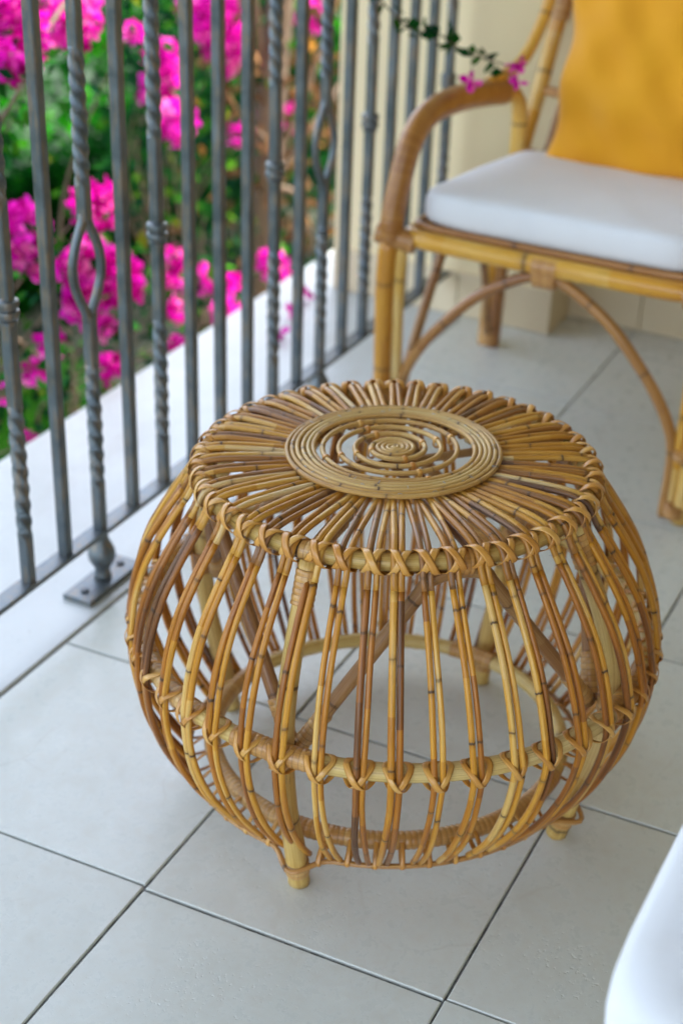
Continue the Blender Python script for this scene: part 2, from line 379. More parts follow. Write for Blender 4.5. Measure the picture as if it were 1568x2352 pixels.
# house: end wall with pilaster and skirting tiles, unseen side wall and ceiling that shape the light
ew = thing('end_wall', 'cream plastered end wall with projecting pilaster behind the rattan armchair', 'wall', (0, 3.085, 0))
MB().box(-.99, 1.9, 3.085, 3.4, -.003, 2.75).build('wall_face', M['wall'], ew, False)
MB().prism([(-1.505, 2.958), (-.996, 2.958), (-.996, 3.40), (-1.505, 3.40)], .0015, 2.75, .002).build('pilaster', M['wall'], ew, False)
def skirt(x0, x1, y0, y1, z0=.002, h=.098):
    MB().prism([(x0, y0), (x1, y0), (x1, y1), (x0, y1)], z0, h, .0015).build('skirting_tile', M['skirt'], ew, False)
skirt(-1.503, -1.202, 2.950, 2.9575); skirt(-1.199, -1.135, 2.950, 2.9575); skirt(-1.132, -.9885, 2.950, 2.9575)
skirt(-.9955, -.9885, 2.958, 3.077)
for a, c in ((-.9885, -.830), (-.8265, -.448), (-.4445, -.066), (-.0625, .316), (.3195, .698), (.7015, 1.08), (1.0835, 1.462)): skirt(a, c, 3.0775, 3.0848)
sw = tag(MB().box(1.601, 1.9, -2.2, 3.083, -.12, 2.75).build('unseen_house_wall', M['dark_wall'], None, False), 'unseen ochre house wall added opposite the railing to block light', 'wall')  # out of view; added and darkened so light falls off away from the railing
cl = MB().box(-2.25, 1.9, -2.3, 3.4, 2.752, 2.9).build('ceiling', M['ceiling'], None, False, 'structure')  # out of view; eave drawn out past the ledge to dim it

# ================================================================== RAILING
RX = -1.232; rail = thing('balcony_railing', 'grey wrought iron balcony railing with twisted, collared and basket bars on ball feet', 'railing', (RX, 1.5, 0))
Y0, DY = 1.493, .0880
MB().prism([(RX - .014, -1.9), (RX + .014, -1.9), (RX + .014, 2.945), (RX - .014, 2.945)], .092, .100, .0008).build('bottom_rail', M['iron'], rail, False)
MB().prism([(RX - .014, -1.9), (RX + .014, -1.9), (RX + .014, 2.945), (RX - .014, 2.945)], .930, .938, .0008).build('top_rail', M['iron'], rail, False)
tr = MB(); tr.tube([(RX, y, .953) for y in (-1.9, 0, 1, 2, 2.945)], .02, 12, flat=(1.2, .75)); tr.build('handrail', M['iron'], rail, True)
def square_bar(mb, y, zs, a=.0072, twists=(), cx=0):
    """square bar; twists = [(z0, z1, turns)]"""
    z0, z1 = zs; pts = set(np.linspace(z0, z1, 6))
    for t0, t1, _ in twists: pts |= set(np.linspace(t0, t1, int((t1 - t0) / .0032)))
    zz = np.array(sorted(pts)); ang = np.zeros(len(zz)); sc = np.ones(len(zz))
    for t0, t1, n in twists:
        u = np.clip((zz - t0) / (t1 - t0), 0, 1); ang += u * 2 * PI * n; sc *= 1 + .07 * np.sin(PI * u) ** .4 * (u > 0) * (u < 1)
    prof = []
    c = .22
    for k in range(4):
        for d in (-c, c): prof.append(PI / 4 + k * PI / 2 + d * .55)
    prof = np.array(prof); V = []; cv = []
    for z, t, q in zip(zz, ang, sc):
        for p in prof: V.append((RX + cx + a * 1.36 * q * math.cos(p + t), y + a * 1.36 * q * math.sin(p + t), z))
    n = len(prof); F = [(i * n + k, i * n + (k + 1) % n, (i + 1) * n + (k + 1) % n, (i + 1) * n + k) for i in range(len(zz) - 1) for k in range(n)]
    F += [tuple(range(n))[::-1], tuple((len(zz) - 1) * n + k for k in range(n))]
    mb.add(V, F); return mb
for k in range(-38, 17):
    y = Y0 + DY * k; t = k % 8
    if not -1.85 < y < 2.93: continue
    wob = .0; name = 'baluster'
    if t in (0, 4):
        b = square_bar(MB(), y, (.1003, .9297), .0078, ((.170, .376, -2.0), (.655, .861, -2.0))).build(name, M['iron'], rail, False)
        pr = [(.0085, -.021), (.0125, -.019), (.0125, -.015), (.0105, -.014), (.0150, -.011), (.0165, -.006), (.0150, -.001), (.0120, 0), (.0120, .002), (.0150, .003), (.0165, .008), (.0150, .013), (.0105, .015), (.009, .017)]
        MB().lathe(pr, (RX, y, .515), 16).build('collar', M['iron'], b, True, flat_angle=40)
    elif t == 2:
        sgn = 1
        b = square_bar(MB(), y, (.1003, .445), .0078, ((.172, .370, -2.0),)).build(name, M['iron'], rail, False)
        up = square_bar(MB(), y, (.585, .9297), .0078, ((.633, .818, -2.0),)).build('upper_stem', M['iron'], b, False)
        for s in (-1, 1):
            zz = np.linspace(.436, .594, 28); P = []; 
            for z in zz:
                u = (z - .436) / .158; w_ = math.sin(PI * min(max((u - .04) / .92, 0), 1)) ** 1.15
                P.append((RX + s * .0045 * w_, y + s * (.0035 + .0235 * w_), z))
            MB().tube(P, .0062, 8, flat=(1.1, 1.1)).build('strand', M['iron'], b, True)
    else:
        square_bar(MB(), y, (.1003, .9297), .0078).build(name, M['iron'], rail, False)
for k in (-30, -22, -14, -6, 2, 10):
    y = Y0 + DY * k; zb = .0015
    f = MB().lathe([(.006, .0105), (.014, .012), (.0125, .018), (.0110, .026), (.0150, .034), (.0200, .043), (.0215, .052), (.0205, .060), (.0165, .069), (.0125, .077), (.0110, .084), (.0125, .0918)], (RX, y, zb), 24).build('foot', M['iron'], rail, True)
    MB().prism([(RX - .025, y - .069), (RX + .025, y - .069), (RX + .025, y + .069), (RX - .025, y + .069)], zb, zb + .009, .001).build('foot_plate', M['iron'], f, False)
    for s in (-1, 1): MB().lathe([(.0065, 0), (.0065, .0022), (.005, .0035), (.002, .0030)], (RX, y + s * .047, zb + .0091), 12).build('screw', M['iron_dark'], f, True)

# ================================================================== RATTAN STOOL
SX, SY = -.6558, 1.4800
NP = 46
TH0 = math.radians(-63.4)
stool = thing('rattan_stool', 'round bulging rattan stool of paired canes with spiral disc top, standing on pale tiles', 'stool', (SX, SY, 0))
E38 = math.radians(38)
def pt(th, r, z, e=None, o=None):
    """polar point of the stool; top and bottom are slightly oval"""
    if e is None: e = .042 * min(abs(z - .235) / .2, 1)
    q = r * (1 + e * math.cos(2 * (th - E38)))
    ox = -.006 * max((z - .235) / .2, 0)
    return np.array([SX + q * math.cos(th) + ox * .6, SY + q * math.sin(th) + ox * .9, z])
def ring(R, z, n=150, a0=0., a1=2 * PI, e=None): 
    full = abs(a1 - a0 - 2 * PI) < 1e-6
    return np.array([pt(t, R, z, e) for t in np.linspace(a0, a1, n, endpoint=not full)])
RT, ZT, TT = .2135, .4425, .0105
RMd, ZM, TM = .3070, .240, .0108
RB, ZB, TB = .2165, .060, .0100
MB().tube(ring(RT, ZT), TT, 12, True, internode=.23).build('top_ring', M['bamboo'], stool)
MB().tube(ring(RMd, ZM), TM, 12, True, internode=.27).build('middle_ring', M['bamboo'], stool)
MB().tube(ring(RB, ZB), TB, 12, True, internode=.25).build('bottom_ring', M['bamboo'], stool)
prof = np.array([(.096, .4585), (.120, .4600), (.146, .4608), (.175, .4608), (.199, .4598), (.2135, .4570), (.2247, .4515), (.2288, .4440), (.2335, .4325), (.2490, .410), (.2710, .377), (.2925, .340), (.309, .298), (.3180, .262), (.3220, .240), (.3196, .207), (.3110, .167), (.2970, .129), (.2795, .096), (.2595, .067), (.2435, .0470)])
ci = catmull(np.c_[prof, np.zeros(len(prof))], 64)[:, :2]
LEG = [math.radians(a) for a in (-88.9, -2.5, 82.4, 176.7)]
seam = 13
for k in range(NP):
    th = TH0 + k * 2 * PI / NP + random.gauss(0, .006)
    tb = random.gauss(0, .012); tt = random.gauss(0, .007)
    drift = random.gauss(0, .004)
    for s in (-1, 1):
        rc = random.uniform(.0034, .0042); P = []
        ph1, ph2 = random.uniform(0, 6), random.uniform(0, 6); am = random.uniform(.0003, .0012)
        sep = random.uniform(.0, .0012); tipo = random.uniform(-.0006, .0012)
        for i, (r, z) in enumerate(ci):
            f = i / (len(ci) - 1)
            top = max(0, 1 - f / .30)
            a = th + tt * top + tb * max(0, (f - .7) / .3) ** 1.2 + drift * math.sin(f * 5)
            dev = am * math.sin(f * 9 + ph1) * (.4 + f)
            lat = s * (.0040 + tipo * top + sep * math.sin(PI * max(0, (f - .36)) / .35) ** 2 * (1 if .36 < f < .71 else 0) + .0012 * top * top + (.0014 * max(0, math.sin(PI * (f - .72) / .34)) if f > .72 else 0))
            p = pt(a, r + .0006 * math.sin(f * 14 + ph2), z); t = np.array([-math.sin(a), math.cos(a), 0])
            P.append(p + t * (lat + dev))
        P = np.array(P)
        MB().tube(P[:seam + 6], rc, 8, internode=random.uniform(.07, .16)).build('top_cane', M['cane_top'], stool)
        MB().tube(P[seam + 6 - 1:], rc * .99, 8, internode=random.uniform(.10, .21)).build('side_cane', M['cane'], stool)
# ---- X lashings round top and middle ring
def lash(th, R, Z, rr, s, amp, tilt, push, wd=.0058):
    n = 40; P = []; N = []
    for i in range(n):
        ps = 2 * PI * i / n
        ph = s * amp * math.sin(ps - tilt) / R
        d = math.cos(ps - tilt)                       # 1 on the outer crossing, -1 behind
        bulge = push * max(0, d) ** 1.0 * math.exp(-(ph * R / .0120) ** 4) + (.0004 if s > 0 else .0016) * (d > 0)
        rad = rr + .0009 + bulge
        c = pt(th + ph, R, Z); er = np.array([math.cos(th), math.sin(th), 0])
        nn = er * math.cos(ps) + np.array([0, 0, 1.]) * math.sin(ps)
        P.append(c + nn * rad); N.append(nn)
    P = np.array(P); N = np.array(N)
    return MB().tube(P, 1.0, 6, True, up=N, flat=(wd / 2, .00065), phase=random.uniform(0, 4))
def staple(p, er, t):
    return MB().tube([p - t * .0022 - er * .0008, p - t * .002 + er * .0004, p + t * .002 + er * .0004, p + t * .0022 - er * .0008], .00035, 4)
for k in range(NP):
    th = TH0 + k * 2 * PI / NP
    er = np.array([math.cos(th), math.sin(th), 0]); t = np.array([-er[1], er[0], 0])
    for s in (-1, 1):
        lash(th + random.gauss(0, .005), RT, ZT, TT, s, random.uniform(.0104, .0126), math.radians(random.uniform(20, 40)), .0088, random.uniform(.0078, .0090)).build('lashing', M['peel'], stool)
        lash(th + random.gauss(0, .004), RMd, ZM, TM, s, random.uniform(.0120, .0145), math.radians(random.uniform(-30, -16)), .0088, random.uniform(.0064, .0078)).build('ring_lashing', M['peel'], stool)
        c = pt(th, RT, ZT) + er * .0187 + np.array([0, 0, -.0125]) + t * s * .0039
        staple(c, er, t).build('staple', M['staple'], stool)
# ---- thin lower rim with loops
def rimpt(a):
    d = min(abs((a - l + PI) % (2 * PI) - PI) for l in LEG); g = math.exp(-(d / .085) ** 2)
    return pt(a, .2435 + .026 * g, .0425 - .0085 * g, .042)
rim = np.array([rimpt(a) for a in np.linspace(0, 2 * PI, 240, endpoint=False)])
MB().tube(rim, .0034, 8, True, internode=.2).build('lower_rim', M['chair_brown'], stool)
for k in range(NP):
    a = TH0 + (k + .5) * 2 * PI / NP; p = rimpt(a); q = pt(a, RB, ZB)
    if min(abs((a - l + PI) % (2 * PI) - PI) for l in LEG) < .10: continue
    mid = (p + q) / 2; u = p - q; L = np.linalg.norm(u) / 2; u /= 2 * L; er = np.array([math.cos(a), math.sin(a), 0]); v = np.array([0, 0, 1.]) - u * u[2]; v /= np.linalg.norm(v)
    P = []; N = []
    for i in range(22):
        g = 2 * PI * i / 22; w_ = .0100 - .0028 * math.cos(g)
        nn = u * math.cos(g) * (L + .0055 - .0015) + v * math.sin(g) * w_; P.append(mid + nn); N.append(nn / np.linalg.norm(nn))
    MB().tube(np.array(P), 1.0, 6, True, up=np.array(N), flat=(.0030, .0006)).build('rim_loop', M['peel'], stool)
# ---- coil wraps
def wrap(P, R, name='binding', mat='wrap', band=None, parent=None, amp=.0010, flat=None, up=None):
    band = band or {'wrap': .0070, 'arm_wrap': .0085}.get(mat, .0052)
    P = np.asarray(P, float); d = np.r_[0, np.cumsum(np.linalg.norm(np.diff(P, axis=0), axis=1))]
    n = max(int(d[-1] / band * 5), 6); q = np.linspace(0, d[-1], n)
    PP = np.stack([np.interp(q, d, P[:, i]) for i in range(3)], 1)
    RR = R + amp * (np.abs(np.sin(PI * q / band)) ** .6) - amp * .5
    return MB().tube(PP, RR, 14, phase=0, flat=flat).build(name, M[mat], parent if parent is not None else stool)
def legpath(l):
    return np.array([pt(l, r, z, 0) for r, z in ((.222, .438), (.237, .402), (.262, .345), (.279, .290), (.2855, .240), (.2830, .190), (.2740, .130), (.2570, .070), (.2420, .0005))])
legc = []
for l in LEG:
    P = catmull(legpath(l), 46); z = P[:, 2]
    R = .0112 + .0020 * np.clip((.2 - z) / .2, 0, 1)
    lg = MB().tube(P, R, 14, internode=.19).build('leg', M['bamboo'], stool); legc.append(P)
    sel = P[(z > .385) & (z < .432)]; wrap(sel, .0128, parent=lg)
    sel = P[(z > .020) & (z < .046)]; wrap(sel, .0146, parent=lg)
    sel = P[(z > .205) & (z < .238)]; wrap(sel, .0136, parent=lg)
    wrap(ring(RMd, ZM, 30, l - .17, l + .17), TM + .0014)
    wrap(ring(RT, ZT, 20, l - .07, l + .07), TT + .0016)
    wrap(ring(RB, ZB, 30, l - .15, l + .15), TB + .0012)
    # wrapped bracket running inwards under the top
    P2 = catmull([pt(l, .218, .432), pt(l, .212, .4415), pt(l, .185, .4465), pt(l, .135, .449)], 20)
    br = MB().tube(P2, .0085, 10).build('bracket', M['brace'], stool); wrap(P2[3:17], .0100, parent=br)
# back half of the lower ring is wound all the way
for a0, a1 in ((178, 262), (275, 352)): wrap(ring(RB, ZB, 60, math.radians(a0) - 2 * PI + .0, math.radians(a1) - 2 * PI), TB + .0008)
wrap(ring(RMd, ZM, 50, math.radians(-175), math.radians(-108)), TM + .0009, amp=.0006)
# arched braces between legs, meeting the top ring
for i in range(4):
    a, b_ = LEG[i], LEG[(i + 1) % 4]
    if b_ < a: b_ += 2 * PI
    m = (a + b_) / 2 + (.0)
    A, B = pt(a, .268, .212, 0), pt(b_, .268, .212, 0)
    A += (pt(m, .1, .2, 0) - A) * .03; B += (pt(m, .1, .2, 0) - B) * .03
    Cc = pt(m, RT - .001, .4275); t = np.array([-math.sin(m), math.cos(m), 0])
    q1 = Cc - t * .030 + np.array([0, 0, -.006]); q2 = Cc + t * .030 + np.array([0, 0, -.006])
    P = catmull([A, A * .68 + q1 * .32, A * .32 + q1 * .68, q1 * .93 + A * .07, q1, Cc, q2, q2 * .93 + B * .07, B * .32 + q2 * .68, B * .68 + q2 * .32, B], 70)
    bc = MB().tube(P, .0083, 12, internode=.15).build('brace', M['brace'], stool)
    wrap(P[1:8], .0098, parent=bc); wrap(P[-8:-1], .0098, parent=bc)
    wrap(ring(RT, ZT - .004, 20, m - .062, m + .062), TT + .0048, amp=.0012)
# cross bars carrying the disc
for a, z in ((math.radians(47), .4535), (math.radians(-40), .4440)):
    P = [pt(a, r, z) if r > 0 else pt(a + PI, -r, z) for r in np.linspace(-.205, .205, 24)]
    MB().tube(P, .0052, 8, internode=.17).build('cross_bar', M['brace'], stool)
# ---- disc: tight oval rings and open spiral
def dpt(a, r, z=.4685, e=.050): return np.array([SX - .0105 + r * (1 + e * math.cos(2 * (a - E38))) * math.cos(a), SY - .002 + r * (1 + e * math.cos(2 * (a - E38))) * math.sin(a), z])
for i in range(6):
    R0 = .1185 - i * .0057; ph = random.uniform(0, 6)
    P = [dpt(t, R0 + .0004 * math.sin(3 * t + ph), .4668 + .0012 * min(i, 2) + .0003 * math.sin(5 * t + ph)) for t in np.linspace(0, 2 * PI, 130, endpoint=False)]
    MB().tube(P, .00285, 8, True, internode=random.uniform(.09, .14)).build('disc_ring', M['disc'], stool)
P = []; r = .0; a = math.radians(100); 
while r < .0840:
    step = .0056 if r < .0235 else .0180
    P.append(dpt(a, max(r, .0012), .4690, .05)); da = .0028 / max(r, .004); a += da; r += step * da / (2 * PI)
spiral_end = a
for q in np.linspace(0, 1, 16)[1:]:
    P.append(dpt(a + q * .7, .0840 + q * .0045, .4690 - .0004 * q))
spiral = MB().tube(P, .0031, 8, internode=.10).build('spiral', M['disc'], stool)
for ang in (-37, 53, 150, -131):
    aa = math.radians(ang)
    for p_, p2 in zip(P[:-1], P[1:]):
        v = p_ - np.array([SX - .0105, SY - .002, p_[2]]); v2 = p2 - np.array([SX - .0105, SY - .002, p2[2]])
        r_ = np.hypot(v[0], v[1])
        if r_ < .024: continue
        w0 = (math.atan2(v[1], v[0]) - aa + PI) % (2 * PI) - PI; w1 = (math.atan2(v2[1], v2[0]) - aa + PI) % (2 * PI) - PI
        if w0 < 0 <= w1 and abs(w0) < .5:
            er = v / r_; er[2] = 0; tg = np.array([-er[1], er[0], 0]); Q = []; N = []
            for i in range(16):
                g = 2 * PI * i / 16; nn = er * math.cos(g) + np.array([0, 0, 1.]) * math.sin(g)
                Q.append(p_ + nn * .0036 + np.array([0, 0, -.006 if math.sin(g) < -.3 else 0]) + tg * .0005); N.append(nn)
            MB().tube(np.array(Q), 1.0, 6, True, up=np.array(N), flat=(.0030, .0006)).build('disc_binding', M['peel'], stool)
for i in range(34):
    a = i * 2 * PI / 34 + random.uniform(-.06, .06); k = random.randrange(0, 5); c = dpt(a, .1185 - k * .0057 - .001, .4668 + .0012 * min(k, 2) + .0031)
    er = np.array([math.cos(a), math.sin(a), 0]); t = np.array([-er[1], er[0], 0]); dirn = er if i % 2 else t
    staple(c, np.array([0, 0, 1.]), dirn).build('disc_staple', M['staple'], stool)

# ================================================================== ARMCHAIR
chair = thing('rattan_armchair', 'golden bamboo and rattan armchair with wrapped arms beside the cream wall', 'armchair', (-.80, 2.58, 0))
XL, XR, YF, YB = -1.076, -.504, 2.318, 2.845
MX = (XL + XR) / 2
def mir(P): P = np.array(P, float); P[:, 0] = 2 * MX - P[:, 0]; return P
def both(P): return (np.array(P, float), mir(P))
for P in both([(XL + .004, YF - .004, .0005), (XL + .001, YF - .004, .15), (XL - .001, YF - .006, .30), (XL + .002, YF - .006, .392)]):
    Q = catmull(P, 20); s = 1 if P[0][0] < MX else -1
    lg = MB().tube(Q, .0158, 12, internode=.16).build('leg', M['chair_cane'], chair)
    MB().tube(Q + np.array([s * .0235, .008, 0]), .0105, 12, internode=.19).build('side_cane', M['chair_cane'], lg)
    wrap(Q[0:2] + np.array([s * .011, .002, .012]), .024, parent=lg, mat='chair_wrap', flat=(1.15, .8))
# arms: two canes under fine binding, curving up from the leg, back and down
ax = [(XL + .008, YF - .006, .395), (XL + .008, YF - .006, .430), (XL + .009, YF + .012, .485), (XL + .012, YF + .042, .548), (XL + .018, YF + .090, .584), (XL + .026, YF + .180, .591), (XL + .035, YF + .290, .580), (XL + .043, YF + .390, .563), (XL + .048, YF + .425, .548), (XL + .050, YF + .449, .512), (XL + .050, YF + .453, .440), (XL + .052, YF + .452, .375)]
for P in both(ax):
    Q = catmull(P, 90); s = 1 if P[0][0] < MX else -1
    arm = wrap(Q[:62], .0200, name='arm', mat='arm_wrap', parent=chair, amp=.0009, flat=(1.18, 1.0))
    MB().tube(Q[60:], .0150, 12, internode=.12).build('arm_end', M['chair_cane'], arm)
    D = catmull([(P[6][0], P[6][1] + .02, P[6][2] + .012), (P[7][0] + s * .004, P[7][1] + .05, P[7][2] + .045), (P[8][0] + s * .012, P[8][1] + .075, P[8][2] + .125), (P[8][0] + s * .02, P[8][1] + .105, P[8][2] + .20)], 20)
    MB().tube(D, .0115, 10, internode=.11).build('arm_brace', M['chair_cane'], chair)
# back legs and posts
bp = [(XL - .012, YB, .0005), (XL + .000, YB - .012, .20), (XL + .030, YB - .022, .37), (XL + .038, YB - .005, .44), (XL + .046, YB + .035, .54), (XL + .056, YB + .075, .66), (XL + .085, YB + .085, .78), (XL + .15, YB + .088, .88)]
for P in both(bp):
    Q = catmull(P, 50); s = 1 if P[0][0] < MX else -1
    po = MB().tube(Q, .0150, 12, internode=.15).build('back_post', M['chair_cane'], chair)
    MB().tube(Q[:24] + np.array([s * .020, -.004, 0]), .013, 10, internode=.3).build('rear_leg_cane', M['chair_brown'], chair)
    wrap(Q[36:41] , .0185, parent=po, mat='chair_wrap'); wrap(Q[41:45], .018, parent=po, mat='chair_wrap')
    wrap(Q[20:22], .0185, parent=po, mat='chair_wrap')
    wrap(catmull([Q[29], Q[29] + np.array([s * .028, -.002, -.002]), Q[29] + np.array([s * .055, -.005, -.004])], 8), .009, parent=chair, mat='chair_wrap')
    MB().tube([Q[i] + np.array([s * .055, -.010, .004]) for i in range(22, 48)], .0085, 8, internode=.2).build('back_cane', M['brace'], chair)
    wrap(Q[0:3] + np.array([s * .008, 0, .004]), .020, parent=po, mat='chair_wrap')
MB().tube(catmull([(XL + .15, YB + .088, .88), (MX - .1, YB + .085, .93), (MX + .1, YB + .085, .93), (XR - .15, YB + .088, .88)], 30), .015, 12).build('back_rail', M['chair_cane'], chair)
for i in range(5):
    x = XL + .13 + i * (XR - XL - .26) / 4
    MB().tube(catmull([(x, YB - .02, .385), (x, YB + .03, .55), (x, YB + .085, .90)], 12), .0075, 8).build('back_cane', M['chair_brown'], chair)
# seat frame: front rail bows round the corner, dark cane on it
fr = catmull([(XL + .045, YF + .46, .374), (XL + .038, YF + .2, .389), (XL + .034, YF + .045, .398), (XL + .040, YF + .012, .400), (XL + .062, YF + .000, .4005), (XL + .12, YF - .003, .400), (MX, YF - .005, .400), (XR - .12, YF - .003, .400), (XR - .062, YF + .000, .4005), (XR - .040, YF + .012, .400), (XR - .034, YF + .045, .398), (XR - .038, YF + .2, .389), (XR - .045, YF + .46, .374)], 110)
sf = MB().tube(fr, .0165, 12, internode=.29, phase=.2).build('seat_frame', M['chair_cane'], chair)
MB().tube(fr * np.array([.985, 1, 1]) + np.array([MX * .015, .012, .0195]), .0065, 8, internode=.2).build('seat_edge_cane', M['chair_brown'], chair)
MB().tube([(XL + .05, YB - .06, .366), (MX, YB - .06, .364), (XR - .05, YB - .06, .366)], .014, 10).build('rear_rail', M['chair_cane'], chair)
for i in range(9):
    y = YF + .05 + i * .05; z = .400 - i * .0045
    MB().tube([(XL + .048, y, z), (XR - .048, y, z)], .006, 7).build('seat_cane', M['chair_brown'], chair)
for x in (MX - .008, MX + .010): wrap([(x - .012, YF - .005, .398), (x + .012, YF - .005, .398)], .0178, parent=sf, mat='chair_wrap', flat=(1, 1.0))
wrap([(MX - .018, YF - .002, .383), (MX + .02, YF - .002, .383)], .0185, parent=sf, mat='chair_wrap', flat=(1, 1.2))
for s_, x in ((1, XL), (-1, XR)):
    wrap([(x - s_ * .018, YF - .006, .402), (x + s_ * .050, YF + .000, .392)], .0190, parent=sf, mat='chair_wrap')
for s_, x in ((1, XL), (-1, XR)):
    wrap([(x + s_ * .012, YF - .001, .120), (x + s_ * .012, YF - .001, .130)], .028, parent=chair, mat='chair_wrap', flat=(1.1, .72))
# curved braces in front and at the sides
for P in both([(XL + .036, YF + .002, .001), (XL + .036, YF + .003, .115), (XL + .052, YF + .003, .172), (XL + .095, YF + .002, .240), (XL + .166, YF + .001, .318), (XL + .238, YF, .366), (XL + .270, YF, .377), (MX, YF, .3795)]):
    MB().tube(catmull(P, 46), .0098, 10, internode=.145).build('front_brace', M['chair_brown'], chair)
for P in both([(XL + .012, YF + .03, .03), (XL + .012, YF + .09, .14), (XL + .014, YF + .17, .26), (XL + .022, YF + .22, .355)]):
    MB().tube(catmull(P, 24), .0095, 10, internode=.15).build('side_brace', M['brace'], chair)
for P in both([(XL + .004, YB - .035, .04), (XL + .012, YB - .09, .18), (XL + .02, YB - .16, .29), (XL + .03, YB - .23, .36)]):
    MB().tube(catmull(P, 24), .0085, 10, internode=.15).build('side_brace', M['brace'], chair)

# ---- cushions
def cushion(name, mat, c, w, d, h, label, cat, sq=.22, n=28, warp=None, wr=.003, rot=None, seed=0):
    """rounded box: super-ellipse sides, soft top"""
    mb = MB(); V = []; nn = 2 * n; L = 13
    ts = np.linspace(0, 2 * PI, nn * 2, endpoint=False)
    def sup(t, e): return np.sign(math.cos(t)) * abs(math.cos(t)) ** e, np.sign(math.sin(t)) * abs(math.sin(t)) ** e
    prof = [(.03, -.5), (.3, -.5), (.6, -.5), (.8, -.5), (.9, -.495), (.955, -.46), (.985, -.38), (.997, -.25), (1, 0), (.997, .25), (.985, .38), (.955, .46), (.9, .495), (.8, .515), (.6, .535), (.4, .545), (.2, .55), (.03, .55)]
    r_ = random.Random(seed)
    for s, z in prof:
        for t in ts:
            e = sq + .16 * (1 - s); x, y = sup(t, e); x *= .5 * w * s; y *= .5 * d * s
            zz = z * h
            V.append([x, y, zz])
    V = np.array(V)
    V[:, 2] += wr * (np.sin(V[:, 0] * 31 + 1 + seed) * np.sin(V[:, 1] * 27 + seed) + .6 * np.sin(V[:, 0] * 53 + V[:, 1] * 41 + seed))
    if warp: V = warp(V)
    k = len(ts); F = [(i * k + j, i * k + (j + 1) % k, (i + 1) * k + (j + 1) % k, (i + 1) * k + j) for i in range(len(prof) - 1) for j in range(k)]
    F += [tuple(range(k))[::-1], tuple((len(prof) - 1) * k + j for j in range(k))]
    mb.add(V, F); o = mb.build(name, mat)
    o.location = c
    if rot: o.rotation_euler = rot
    return tag(o, label, cat)
def seat_warp(V):
    V = V.copy(); V[:, 0] *= 1 - .10 * (V[:, 1] / .46 + .5); V[:, 2] -= .0
    return V
cushion('seat_cushion', M['white_cloth'], (MX, 2.556, .4350), .500, .455, .060, 'white box cushion on the seat of the golden rattan armchair', 'cushion', warp=seat_warp, rot=(math.radians(-4.2), 0, 0), seed=2, wr=.0008)
def pillow(name, c, size, thick, rot, label):
    n = 40; V = []; F = []
    r2 = np.random.default_rng(5); ph = r2.uniform(0, 6, 12)
    for side in (1, -1):
        for i in range(n + 1):
            for j in range(n + 1):
                u, v = i / n * 2 - 1, j / n * 2 - 1
                edge = max(0, (1 - u * u)) ** .42 * max(0, (1 - v * v)) ** .42
                pin = 1 - .055 * (1 - abs(u) ** 2) * abs(v) ** 3 - .0
                pin2 = 1 - .055 * (1 - abs(v) ** 2) * abs(u) ** 3
                x = u * size / 2 * pin2 + .006 * math.sin(v * 9 + 1) * abs(u) ** 4; z = v * size / 2 * pin + .004 * math.sin(u * 8) * abs(v) ** 4
                wv = sum(.0032 * math.sin(u * a + v * b + q) for a, b, q in ((7, 3, ph[0]), (-4, 8, ph[1]), (11, -6, ph[2]), (3, 13, ph[3]), (15, 9, ph[4])))
                V.append((x, -side * (thick / 2 * edge + wv * edge ** .5 * (side > 0) + .0012), z))
    m = (n + 1) ** 2
    for s in (0, 1):
        for i in range(n):
            for j in range(n):
                a = s * m + i * (n + 1) + j; q = (a, a + n + 1, a + n + 2, a + 1); F.append(q if s == 0 else q[::-1])
    bd = [(i, 0) for i in range(n)] + [(n, j) for j in range(n)] + [(i, n) for i in range(n, 0, -1)] + [(0, j) for j in range(n, 0, -1)]
    ix = [i * (n + 1) + j for i, j in bd]
    for a, b in zip(ix, ix[1:] + ix[:1]): F.append((a, b, b + m, a + m)[::-1])
    o = MB().add(V, F).build(name, M['yellow_cloth']); o.location = c; o.rotation_euler = rot
    return tag(o, label, 'pillow')
pillow('pillow', (-.733, 2.783, .650), .455, .13, (math.radians(-13), math.radians(-1.2), 0), 'mustard yellow square pillow leaning on the back of the rattan armchair')

def near_warp(V):
    V = V.copy(); d = np.hypot(V[:, 0] + .215, V[:, 1] + .215); top = V[:, 2] > 0
    V[:, 2] += top * (-.005 * np.exp(-((d - .045) / .018) ** 2) - .006 * np.exp(-((V[:, 0] * .8 + V[:, 1] * .6 + .05) / .03) ** 2))
    V[:, 0] += .001 * np.sin(V[:, 1] * 17) * (np.abs(V[:, 2]) < .03)
    return V
# ---- second seat at the right edge, near the camera
ot = thing('rattan_bench', 'low rattan bench under the near white cushion at lower right', 'bench', (.08, 1.06, 0))
bx0, bx1, by0, by1 = -.135, .33, .845, 1.30
for x in (bx0, bx1):
    for y in (by0, by1): MB().tube([(x, y, .0005), (x, y, .2), (x, y, .372)], .0155, 12, internode=.16).build('leg', M['chair_cane'], ot)
MB().tube([(bx0, by0, .388), (bx1, by0, .388), (bx1, by1, .388), (bx0, by1, .388)], .0145, 10, True).build('seat_frame', M['chair_cane'], ot)
for i in range(9):
    y = by0 + .03 + i * .049; MB().tube([(bx0, y, .392), (bx1, y, .392)], .006, 7).build('seat_cane', M['chair_brown'], ot)
cushion('near_cushion', M['white_cloth'], (.083, 1.052, .438), .53, .53, .072, 'white box cushion blurred at the lower right edge', 'cushion', seed=5, wr=.0012, warp=near_warp, sq=.15)

